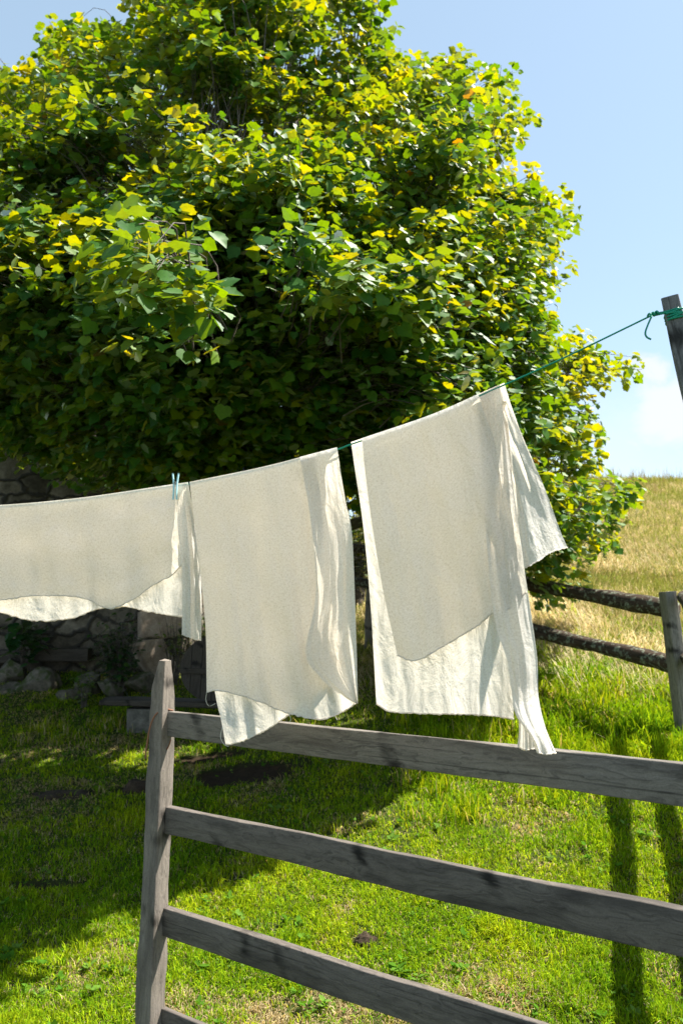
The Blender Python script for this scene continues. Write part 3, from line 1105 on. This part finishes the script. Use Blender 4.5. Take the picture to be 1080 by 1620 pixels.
# ------------------------------------------------------------------ hanging cloths
def panel(mb, top, left, bottom, right, layer, folds, nu=70, nv=90, seed=0, lift=None, hem=None, u0=0.0, crumple=.006):
    """one layer of linen: four boundary curves in the photo, hung at the line's distance"""
    T = polyline(top, nu); B = polyline(bottom, nu); L_ = polyline(left, nv); R_ = polyline(right, nv)
    u = np.linspace(0, 1, nu)[None, :, None]; v = np.linspace(0, 1, nv)[:, None, None]
    q = (1 - v) * T[None] + v * B[None] + (1 - u) * L_[:, None] + u * R_[:, None] \
        - ((1 - u) * (1 - v) * T[0] + u * (1 - v) * T[-1] + (1 - u) * v * B[0] + u * v * B[-1])
    uu = u[..., 0] + 0 * v[..., 0]; vv = v[..., 0] + 0 * u[..., 0]
    # frayed, slightly wavy free edges
    q[-1, :, 1] += (fbm(np.stack([np.arange(nu) * .9, np.zeros(nu), np.full(nu, seed)], -1), seed, 2) - .5) * 3.2
    q[..., 1] -= 3.6 * (1 - sstep(0, .12, vv))       # the cloth lies over the cord
    d = ld(T[None, :, 0] * (1 - .0 * vv) + 0 * vv)
    length = np.abs(q[-1, :, 1] - q[0, :, 1])[None] + 1
    fall = 1 - np.exp(-vv * length / 3.0)
    off = layer * fall * (.5 + .5 * sstep(0, .5, vv))
    for k, ph, dr_, amp, p in folds:
        off = off + amp * np.sin(2 * math.pi * (k * uu + ph + dr_ * vv) + 3.0 * (fbm(np.stack([uu * k * .8 + seed, vv * 1.3, 0 * uu + k], -1), seed + 11, 2) - .5)) * vv ** p * (1 - .3 * vv) * (.5 + fbm(np.stack([uu * k + 3, vv * 1.6, 0 * uu + k], -1), seed + 23, 2))
    off = off + crumple * 2 * (fbm(np.stack([uu * 7 + seed, vv * 4, 0 * uu], -1), seed + 5, 3) - .5) * sstep(0, .08, vv)
    wpx = float(np.clip((B[:, 0].max() - B[:, 0].min()) / 240, .1, 1.3))
    cr = fbm(np.stack([uu * 15 * wpx + seed * 2.1 + 1.5 * vv, vv * 5, 0 * uu], -1), seed + 31, 3)
    off = off + .0062 * min(1.0, .35 + wpx) * np.abs(cr - .5) * 2 * sstep(0, .1, vv)
    if lift is not None:
        off = off + lift(uu, vv)
    pts = P(q[..., 0], q[..., 1], d + off)
    wm = (T[-1, 0] - T[0, 0]) / F * 2.0
    hm = np.abs(B[nu // 2, 1] - T[nu // 2, 1]) / F * 2.0
    g = np.stack([uu * max(wm, .05) + u0 + seed, vv * hm + seed * .37, 0 * uu], -1)
    mb.grid(pts, g)
    if hem is not None:
        hem.append(pts[-1])
    return pts


def finish_cloth(name, mbc, hems, origin, label):
    root = thing(name, origin, label, 'cloth', 'linen cloths drying on the line')
    mbc.build('linen_sheet', M_linen, root)
    mh = MB()
    for h in hems:
        k = len(h)
        r_ = .0009 + .0016 * fbm(np.stack([np.arange(k) * .7, np.zeros(k), np.zeros(k)], -1), 3, 2)
        tube(mh, h, r_, 5)
    mh.build('hem', M_linen, root)
    return root


# --- the low left cloth
c1 = MB(); hems = []
panel(c1, [(-60, 809), (-20, 804), (60, 798), (150, 788), (278, 769), (297, 766.5)], [(-60, 809), (-58, 900), (-60, 962)],
      [(-60, 966), (0, 973), (38, 982), (76, 985), (118, 979), (160, 964), (200, 962), (245, 970), (292, 977)], [(297, 766.5), (298, 860), (292, 977)],
      .026, [(5.0, .1, .0, .008, 1.0), (11, .3, .1, .004, 1.0)], 90, 60, 1, None, hems)
panel(c1, [(279, 769), (298, 766)], [(279, 769), (281, 830), (288, 905), (288, 1003)], [(288, 1003), (304, 1010), (318.5, 1013)], [(298, 766), (308, 820), (316, 885), (319, 950), (318.5, 1013)],
      -.01, [(1.2, .2, .0, .010, .7), (2.3, .6, .1, .004, .6)], 24, 80, 2, lambda u, v: .050 * (u - .4) * sstep(0, .4, v), hems)
panel(c1, [(-60, 809), (-20, 804), (60, 798), (150, 788), (280, 768.5)], [(-60, 809), (-59, 880), (-60, 956)],
      [(-60, 956), (0, 950), (50, 943), (110, 943), (140, 949), (165, 961), (180, 962), (215, 946), (245, 924), (270, 911), (289, 893)], [(280, 768.5), (277, 810), (281, 850), (289, 893)],
      -.016, [(3.7, .35, -.2, .013, .9), (8.3, .1, .25, .0035, .9)], 90, 60, 3, lambda u, v: .01 * sstep(.9, 1, u) * v, hems)
finish_cloth('linen_cloth', c1, hems, P(120, 793, ld(120)), 'low wide linen cloth at the left held by the pale blue peg')

# --- the middle cloth
c2 = MB(); hems = []
panel(c2, [(300, 766), (420, 741), (533, 711)], [(300, 766), (318, 900), (338, 1080), (350, 1140), (357, 1178)], [(357, 1178), (385, 1172), (425, 1152), (458, 1130), (500, 1100), (552, 1060)],
      [(533, 711), (548, 850), (552, 1060)], .022, [(3, .2, .1, .008, 1.0), (7, .4, .1, .003, 1.2)], 80, 100, 4, lambda u, v: -.06 * sstep(.75, 1, v) * (1 - u), hems)
panel(c2, [(300, 766), (420, 741), (500, 719.5)], [(300, 766), (314, 880), (325, 990), (327, 1095)], [(327, 1095), (350, 1093), (400, 1106), (450, 1126), (500, 1138), (532, 1131), (562, 1114)],
      [(500, 719.5), (512, 830), (530, 980), (562, 1114)], -.014, [(2.6, .15, -.15, .016, .7), (6.3, .5, .1, .006, .8)], 80, 100, 5, lambda u, v: -.015 * v + .01 * sstep(.8, 1, u) * v, hems)
panel(c2, [(474, 726.5), (533, 711)], [(474, 726.5), (488, 800), (499, 900), (497, 960), (484, 1034), (508, 1074), (545, 1103), (563, 1113)], [(563, 1113), (566, 1112)],
      [(533, 711), (546, 790), (557, 850), (563, 1000), (566, 1112)], -.036, [(.9, .55, .05, .008, .6), (2.3, .2, .1, .003, .7)], 40, 110, 6, lambda u, v: .04 * (u - .3) * sstep(0, .3, v), None)
finish_cloth('linen_cloth', c2, hems, P(420, 741, ld(420)), 'middle linen cloth beside the peg, its tail hanging over the top board')

# --- the high right cloth
c3 = MB(); hems = []
panel(c3, [(555, 703), (680, 660), (790, 612)], [(555, 703), (574, 830), (586, 960), (595, 1112)], [(595, 1112), (612, 1124), (645, 1128), (720, 1130), (775, 1132), (812, 1138)],
      [(790, 612), (800, 850), (808, 1000), (812, 1138)], .035, [(1.8, .3, .1, .009, .9), (4, .2, .1, .002, .9)], 80, 100, 7, lambda u, v: -.01 * v, hems)
# twisted tail at the right of the back layer
panel(c3, [(752, 630), (790, 612)], [(752, 630), (765, 800), (780, 970), (800, 1040), (808, 1090), (815, 1130), (840, 1168), (848, 1190)], [(848, 1190), (862, 1193), (879, 1191)],
      [(790, 612), (822, 850), (838, 960), (849, 1040), (851, 1100), (862, 1150), (879, 1191)], -.005, [(.9, .1, .10, .011, .8), (1.7, .6, -.1, .003, .8)], 40, 120, 8, lambda u, v: .05 * (u - .5) * sstep(.1, .5, v) - .055 * sstep(.8, 1, v), hems)
panel(c3, [(790, 640), (800, 636)], [(790, 640), (812, 1000), (820, 1140), (818, 1182)], [(818, 1182), (830, 1186), (845, 1184)], [(800, 636), (830, 1000), (838, 1120), (845, 1184)], .045,
      [(1, .2, .0, .005, .9)], 16, 60, 9, lambda u, v: -.03 * v, hems)
# wing blown out to the right
panel(c3, [(748, 632), (797, 609)], [(748, 632), (772, 690), (800, 760), (815, 830), (828, 899)], [(828, 899), (848, 889), (870, 874), (897, 866)], [(797, 609), (822, 680), (860, 770), (885, 838), (897, 866)],
      .012, [(1.0, .4, .0, .010, .7), (2.1, .1, .2, .003, .8)], 50, 80, 10, lambda u, v: .10 * u * sstep(.15, 1, v), hems)
# front layer
panel(c3, [(572, 697), (680, 660), (756, 627)], [(572, 697), (584, 800), (603, 920), (620, 1000), (628, 1036)], [(628, 1036), (645, 1044), (662, 1044), (690, 1029), (722, 1010), (760, 986), (778, 970), (800, 965), (833, 936)],
      [(756, 627), (783, 700), (806, 780), (822, 850), (833, 936)], -.035, [(1.5, .62, -.1, .018, .7), (4.1, .3, .3, .008, .8), (7, .1, -.3, .0025, .9)], 90, 100, 11, lambda u, v: .03 * sstep(.7, 1, u) * v, hems)
finish_cloth('linen_cloth', c3, hems, P(680, 660, ld(680)), 'highest linen cloth by the post, in uneven layers with a corner blown to the right')
cl2 = [o for o in bpy.data.objects if o.name.startswith('linen_cloth') and 'middle linen' in o.get('label', '')][0]
for pl in ([(327, 1096), (326, 1108), (331, 1117), (341, 1113)], [(352, 1150), (349, 1166), (355, 1178), (362, 1181)], [(458, 1131), (460, 1139), (457, 1143)], [(530, 1132), (533, 1139)]):
    mth = MB()
    tube(mth, polyline([P(a, b, 2.06) for a, b in pl], 20), .0007, 4)
    mth.build('loose_thread', M_thread, cl2)

# ------------------------------------------------------------------ far rail fence with lichen
corner = on_ground(1087, 1166)
leftp = P(583, 1020, 8.6); leftp[2] = ground(leftp[0], leftp[1])
ff = thing('rail_fence', corner, 'old two rail fence with lichen below the dry hill', 'fence')


def ffpost(base, topz, w0, seed, lean=(0, 0)):
    m_ = MB()
    beam(m_, base - np.array([0, 0, .25]), np.array([base[0] + lean[0], base[1] + lean[1], topz]), w0, w0 * .82, w0 * .9, (1, .2, 0), 30, .006, seed, .008)
    return m_.build('post', M_farpost, ff, True, 45)


ctop = P(1054, 936, corner[1])
ffpost(corner, ctop[2], .105, 21, (ctop[0] - corner[0], 0))
ffpost(leftp, P(583, 925, 8.6)[2], .10, 22, (.02, 0))
nextp = np.array([1.37, 2.35, 0]); nextp[2] = ground(1.50, 2.35)
ffpost(nextp, nextp[2] + 1.05, .12, 23)
dC = corner[1] + .05
for i, (a, b, r0) in enumerate([(P(1060, 964, dC), P(560, 866, 8.75), .062), (P(1072, 1052, dC), P(560, 918, 8.75), .062)]):
    m_ = MB()
    pth = polyline([a + (a - b) * .01, (a * .6 + b * .4) + np.array([0, 0, -.02 - .01 * i]), b], 60)
    tube(m_, pth, np.linspace(r0, r0 * .8, 60) * (1 + .12 * np.sin(np.arange(60) * .37 + i)), 12, i * 3.1, .22, 31 + i)
    m_.build('rail', M_lichen, ff)
for i, hgt in enumerate((.97, .55)):
    a = corner + np.array([-.02, -.12, hgt - .03]); b = nextp + np.array([.0, .02, hgt])
    m_ = MB()
    pth = polyline([a - (b - a) * .02, (a + b) / 2 + np.array([.02, 0, -.02]), b + (b - a) * .3], 60)
    tube(m_, pth, np.full(60, .048), 12, 8 + i * 3.1, .2, 41 + i)
    m_.build('rail', M_lichen, ff)

# ------------------------------------------------------------------ stone house behind the tree
HD = 9.3
hx1 = float(P(292, 900, HD)[0]); hx0 = hx1 - 7.0
hz0 = float(ground(-4, HD)) - .3
ez = float(P(292, 752, HD)[2]); rz = ez + 3.5 * .86
house = thing('stone_house', ((hx0 + hx1) / 2, HD, hz0), 'old grey stone house with pale roof hidden behind the tree', 'house')
mh = MB()
nx, nz = 120, 80
uu = np.linspace(0, 1, nx)[:, None]; vv = np.linspace(0, 1, nz)[None]
xw = hx0 + (hx1 - hx0) * uu + 0 * vv
topz = ez + (3.5 - np.abs(xw - (hx0 + hx1) / 2)) * .86
zw = hz0 + (topz - hz0) * vv
yw = HD + .10 * (fbm(np.stack([xw * 2.5, zw * 3.5, 0 * xw], -1), 51, 4) - .5)
gp = np.stack([xw, yw, zw], -1)
mh.grid(gp)
yb = np.linspace(HD, HD + 7, 70)[:, None]
zs = np.linspace(hz0, ez, 40)[None]
xs_ = hx1 + .06 * (fbm(np.stack([yb * 2.5 + 0 * zs, zs * 3.5 + 0 * yb, 0 * yb + 0 * zs], -1), 52, 4) - .5)
side_g = np.stack([xs_, yb + 0 * zs, zs + 0 * yb], -1)
side_g[0, :, :2] = np.stack([np.full(40, hx1), np.full(40, HD)], -1)
mh.grid(side_g)
mh.build('wall', M_wall, house)
mr = MB()
ridge = np.array([(hx0 + hx1) / 2, rz + .12])
for sgn, xe in ((1, hx1 + .35), (-1, hx0 - .35)):
    ze = ez + .12 - .35 * .86
    nrow = 14
    for k in range(nrow):
        f0, f1 = k / nrow, (k + 1.25) / nrow
        for jj in range(20):
            y0 = HD - .35 + jj * .4; y1 = y0 + .385
            a = np.array([xe + (ridge[0] - xe) * f0, ze + (ridge[1] - ze) * f0]); b = np.array([xe + (ridge[0] - xe) * min(f1, 1), ze + (ridge[1] - ze) * min(f1, 1)])
            th = .03; lift_ = .035
            jit = rng.normal(0, .012, 2)
            v = [(a[0], y0, a[1] + lift_ + jit[0]), (a[0], y1, a[1] + lift_ + jit[1]), (b[0], y1, b[1]), (b[0], y0, b[1])]
            v2 = [(p[0], p[1], p[2] - th) for p in v]
            mr.add(np.array(v + v2), [[0, 1, 2, 3], [7, 6, 5, 4], [0, 4, 5, 1], [1, 5, 6, 2], [2, 6, 7, 3], [3, 7, 4, 0]])
mr.build('roof', M_roof, house, False)
mr = MB()
for sgn, xe in ((1, hx1 + .30), (-1, hx0 - .30)):
    ze = ez - .30 * .86
    beam(mr, (xe, HD - .22, ze + .02), (ridge[0], HD - .22, rz), .16, .16, .05, (0, 0, 1), 20, .004, 3, .004)
mr.build('bargeboard', M_old, house, True, 45)
mr = MB()
sill_z = float(P(50, 1040, HD - .25)[2])
beam(mr, (hx0 + .5, HD - .18, sill_z), (float(P(150, 1040, HD)[0]), HD - .18, sill_z + .02), .16, .15, .16, (0, 0, 1), 40, .01, 5, .02)
mr.build('beam', M_old, house, True, 45)

# ------------------------------------------------------------------ rocks, slabs, bench and lid at the foot of the wall
iv, if_ = ico(4)
ROCKS = [(18, 1100, 8.5, 36, 26, 'low grey rock at the left edge below the house'), (66, 1090, 8.6, 40, 30, 'broad dark rock against the foot of the stone wall'),
         (112, 1106, 8.2, 22, 16, 'small mossy rock in front of the broad dark rock'), (140, 1085, 8.4, 30, 24, 'mossy rock beside the sunlit weeds'),
         (20, 1060, 8.9, 30, 22, 'dark rock on top of the low left edge rock'), (178, 1092, 8.3, 26, 20, 'shaded rock under the dark leafy shrub'),
         (222, 1078, 8.3, 24, 20, 'dark rock left of the pointed fence post'), (296, 1000, 9.0, 16, 10, 'small pale rock in sunlit weeds beside the lid')]
for i, (a, b, d_, rx, rz_, lab) in enumerate(ROCKS):
    c = P(a, b, d_)
    sx1, sz1 = rx / F * d_, rz_ / F * d_
    v = iv * np.array([sx1, sx1 * .8, sz1])
    nn = fbm(iv * 1.6 + i * 9.1, 60 + i, 4)
    v = v * (.62 + .76 * nn)[:, None]
    for q in range(11):
        pn = norm(rng.normal(0, 1, 3)); lim = sx1 * rng.uniform(.42, .7)
        ex_ = np.clip(v @ pn - lim, 0, None)
        v = v - ex_[:, None] * pn * .96
    mk = MB(); mk.add(v + c, if_, v + i * 3)
    o = mk.build('rock', M_rock, None, True, 35)
    me = o.data
    gz_ = min(float(ground(c[0], c[1])), c[2] - sz1 * .8)
    # settle: origin at the base
    vv_ = np.array([p.co[:] for p in me.vertices]); 
    vv_ = vv_ - np.array([c[0], c[1], c[2] - sz1 * .8])
    me.vertices.foreach_set('co', vv_.astype(np.float32).ravel()); me.update()
    o.location = (c[0], c[1], c[2] - sz1 * .8)
    tag(o, lab, 'rock', 'rocks at the foot of the house wall')


def slab(pts_px, d0, d1, th, label, col_mat, seed):
    """leaning stone slab: outline on its face, real thickness behind"""
    pts_ = np.array(pts_px, float)
    dd = d0 + (d1 - d0) * (pts_[:, 0] - pts_[:, 0].min()) / np.ptp(pts_[:, 0])
    f = P(pts_[:, 0], pts_[:, 1], dd)
    cen_ = f.mean(0); nn = np.cross(f[1] - f[0], f[2] - f[0]); nn = nn / np.linalg.norm(nn)
    if nn[1] > 0: nn = -nn
    b = f - nn * th
    f2 = cen_ + (f - cen_) * .93 + nn * .012
    k = len(f)
    mk = MB()
    v = np.vstack([f2, f, b])
    fc = [list(range(k)), list(range(2 * k, 3 * k))[::-1]]
    for i in range(k):
        j = (i + 1) % k
        fc.append([i, i + k, j + k, j]); fc.append([i + k, i + 2 * k, j + 2 * k, j + k])
    mk.add(v, fc, v * 1.0)
    o = mk.build('stone_slab', col_mat, None, True, 30)
    base = np.array([cen_[0], cen_[1], f[:, 2].min()])
    vv_ = np.array([p.co[:] for p in o.data.vertices]) - base
    o.data.vertices.foreach_set('co', vv_.astype(np.float32).ravel()); o.data.update()
    o.location = tuple(base)
    return tag(o, label, 'stone slab', 'pale slabs by the house corner')


slab([(214, 1020), (235, 1012), (258, 1010), (284, 1060), (280, 1075), (262, 1080), (246, 1072), (228, 1048)], 8.55, 8.9, .16, 'pinkish stone slab leaning just above the pointed post', M_slab, 1)
slab([(222, 968), (240, 962), (300, 965), (300, 1003), (262, 1010), (236, 1008), (222, 1012)], 8.9, 9.15, .15, 'upright pinkish stone behind the leaning slab', M_slab, 2)

bd = 7.2
bp = P(300, 1165, bd); bp[2] = ground(bp[0], bp[1])
bench = thing('low_bench', bp, 'low dark plank bench on pale stone blocks behind the fence', 'bench')
m_ = MB(); beam(m_, P(165, 1109, bd), P(520, 1118, bd), .05, .05, .30, (0, 0, 1), 40, .008, 8, .01)
m_.build('plank', M_old, bench, True, 45)
for x0, x1, seed in ((203, 243, 1), (455, 512, 2)):
    a, b = P(x0, 1116, bd), P(x1, 1116, bd)
    gz_ = float(ground((a[0] + b[0]) / 2, bd)) - .03
    m_ = MB()
    beam(m_, ((a[0] + b[0]) / 2, bd, gz_), ((a[0] + b[0]) / 2, bd, a[2] - .02), b[0] - a[0], (b[0] - a[0]) * .95, .22, (1, 0, 0), 20, .014, seed, .02)
    m_.build('support', M_block, bench, True, 45)

lc0 = P(337, 1057, 7.22)
lid_c = np.array(lc0)
lr = 50 / F * 7.22
lid = thing('barrel_lid', (lid_c[0], lid_c[1], lid_c[2] - lr), 'round dark wooden lid with a cross batten standing on the low bench', 'lid')
m_ = MB()
tl = Matrix.Rotation(R(-12), 4, 'X')
for k in range(6):
    x0 = -lr + k * lr / 3 + .003; x1 = -lr + (k + 1) * lr / 3 - .003
    xx = np.linspace(x0, x1, 8)
    hh = np.sqrt(np.clip(lr ** 2 - xx ** 2, 0, None))
    ring = [(x, -h) for x, h in zip(xx, hh)] + [(x, h) for x, h in zip(xx[::-1], hh[::-1])]
    fr = np.array([(x, -.018 - rng.random() * .0, z) for x, z in ring]); bk = fr + np.array([0, .036, 0])
    v = np.vstack([fr, bk]); kk = len(ring)
    vw = np.array([tl @ Vector(p) for p in v]) + lid_c
    m_.add(vw, [list(range(kk)), list(range(kk, 2 * kk))[::-1]] + [[i, (i + 1) % kk, (i + 1) % kk + kk, i + kk][::-1] for i in range(kk)], np.c_[v[:, 2], v[:, 0], v[:, 1]] + k * 2.7)
m_.build('disc', M_old, lid, True, 40)
m_ = MB()
q0 = np.array(tl @ Vector((-lr * .97, -.038, -.03))) + lid_c; q1 = np.array(tl @ Vector((lr * .97, -.038, -.045))) + lid_c
beam(m_, q0, q1, .05, .05, .03, (0, 0, 1), 20, .004, 3, .004)
m_.build('batten', M_old, lid, True, 40)


# ------------------------------------------------------------------ plants along the wall
def plant(name, a, b, d_, rpx, n_, size, cols, label, cat, group=None, squash=1.0, droop=.3):
    c = P(a, b, d_); r_ = rpx / F * d_
    gz_ = float(ground(c[0], c[1]))
    base = np.array([c[0], c[1], gz_])
    root = thing(name, base, label, cat, group)
    ms = MB()
    pos, nr_, tp_ = [], [], []
    ns = max(5, n_ // 9)
    for k in range(ns):
        e = c + norm(rng.normal(0, 1, 3)) * np.array([r_, r_ * .8, r_ * squash]) * rng.random() ** .4
        st = base + np.array([rng.normal(0, r_ * .15), rng.normal(0, r_ * .15), 0])
        pth = polyline([st, (st + e) / 2 + np.array([0, 0, r_ * .15]), e], 8)
        tube(ms, pth, np.linspace(.006, .002, 8), 4, cap=False)
        for q in range(9):
            t = rng.uniform(.55, 1)
            pp = pth[int(t * 7)] + rng.normal(0, size * .8, 3)
            pos.append(pp); o = norm(pp - base + 1e-3)
            nr_.append(np.array([0, 0, 1]) + o * .4 + rng.normal(0, .4, 3)); tp_.append(o * np.array([1, 1, 0]) - np.array([0, 0, droop]) + rng.normal(0, .5, 3))
    ms.build('stem', M_bark, root)
    pos = np.array(pos)
    sz = rng.uniform(.6, 1.3, len(pos)) * size
    cc = pick(cols, rng.random(len(pos)))
    build_leaves('foliage', [leaves(pos, np.array(nr_), np.array(tp_), sz, cc, OVAL if size < .09 else LOBE)], M_leaf, root)
    return root


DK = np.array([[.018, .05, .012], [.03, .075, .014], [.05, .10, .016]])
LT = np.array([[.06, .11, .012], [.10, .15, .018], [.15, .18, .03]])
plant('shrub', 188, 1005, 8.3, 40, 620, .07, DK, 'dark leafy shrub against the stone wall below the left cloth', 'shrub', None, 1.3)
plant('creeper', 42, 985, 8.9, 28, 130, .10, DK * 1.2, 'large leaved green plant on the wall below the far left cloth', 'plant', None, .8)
plant('weed', 135, 1072, 7.9, 22, 90, .06, LT, 'sunlit leafy weed among the mossy rocks', 'weed', None, 1.2)
plant('weed', 278, 990, 8.7, 26, 150, .05, LT * 1.1, 'bright green weed beside the upright pinkish stone', 'weed', None, .9)
plant('shrub', 330, 985, 9.6, 60, 500, .06, LT * .7, 'green bush seen in the gap between left and middle cloths', 'shrub', None, 1.2)
plant('shrub', 562, 826, 10.5, 52, 1000, .07, LT * .8, 'leafy green bush in the gap between the middle and highest cloths', 'shrub', None, 1.1)
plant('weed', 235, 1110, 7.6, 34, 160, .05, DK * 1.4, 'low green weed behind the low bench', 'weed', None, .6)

# bare lumps of soil on the lawn
for (a, b, rx, ry), lab in zip([(100, 1258, .20, .10), (222, 1250, .13, .10), (578, 1492, .05, .035)],
                               ['flat dark patch of bare earth in the shaded lawn at left', 'dark molehill of earth just left of the pointed post', 'small dark hole of loose earth in the sunlit lawn']):
    c = on_ground(a, b)
    v = iv * np.array([rx, ry, .035 if a != 222 else .07])
    v = v * (.55 + .9 * fbm(iv * 2.4 + a, 70, 4))[:, None]
    mk = MB(); mk.add(v, if_, v + a)
    o = mk.build('soil_heap', M_soil, None, True)
    o.location = (c[0], c[1], c[2] - .005)
    tag(o, lab, 'soil', 'bare soil patches in the lawn')
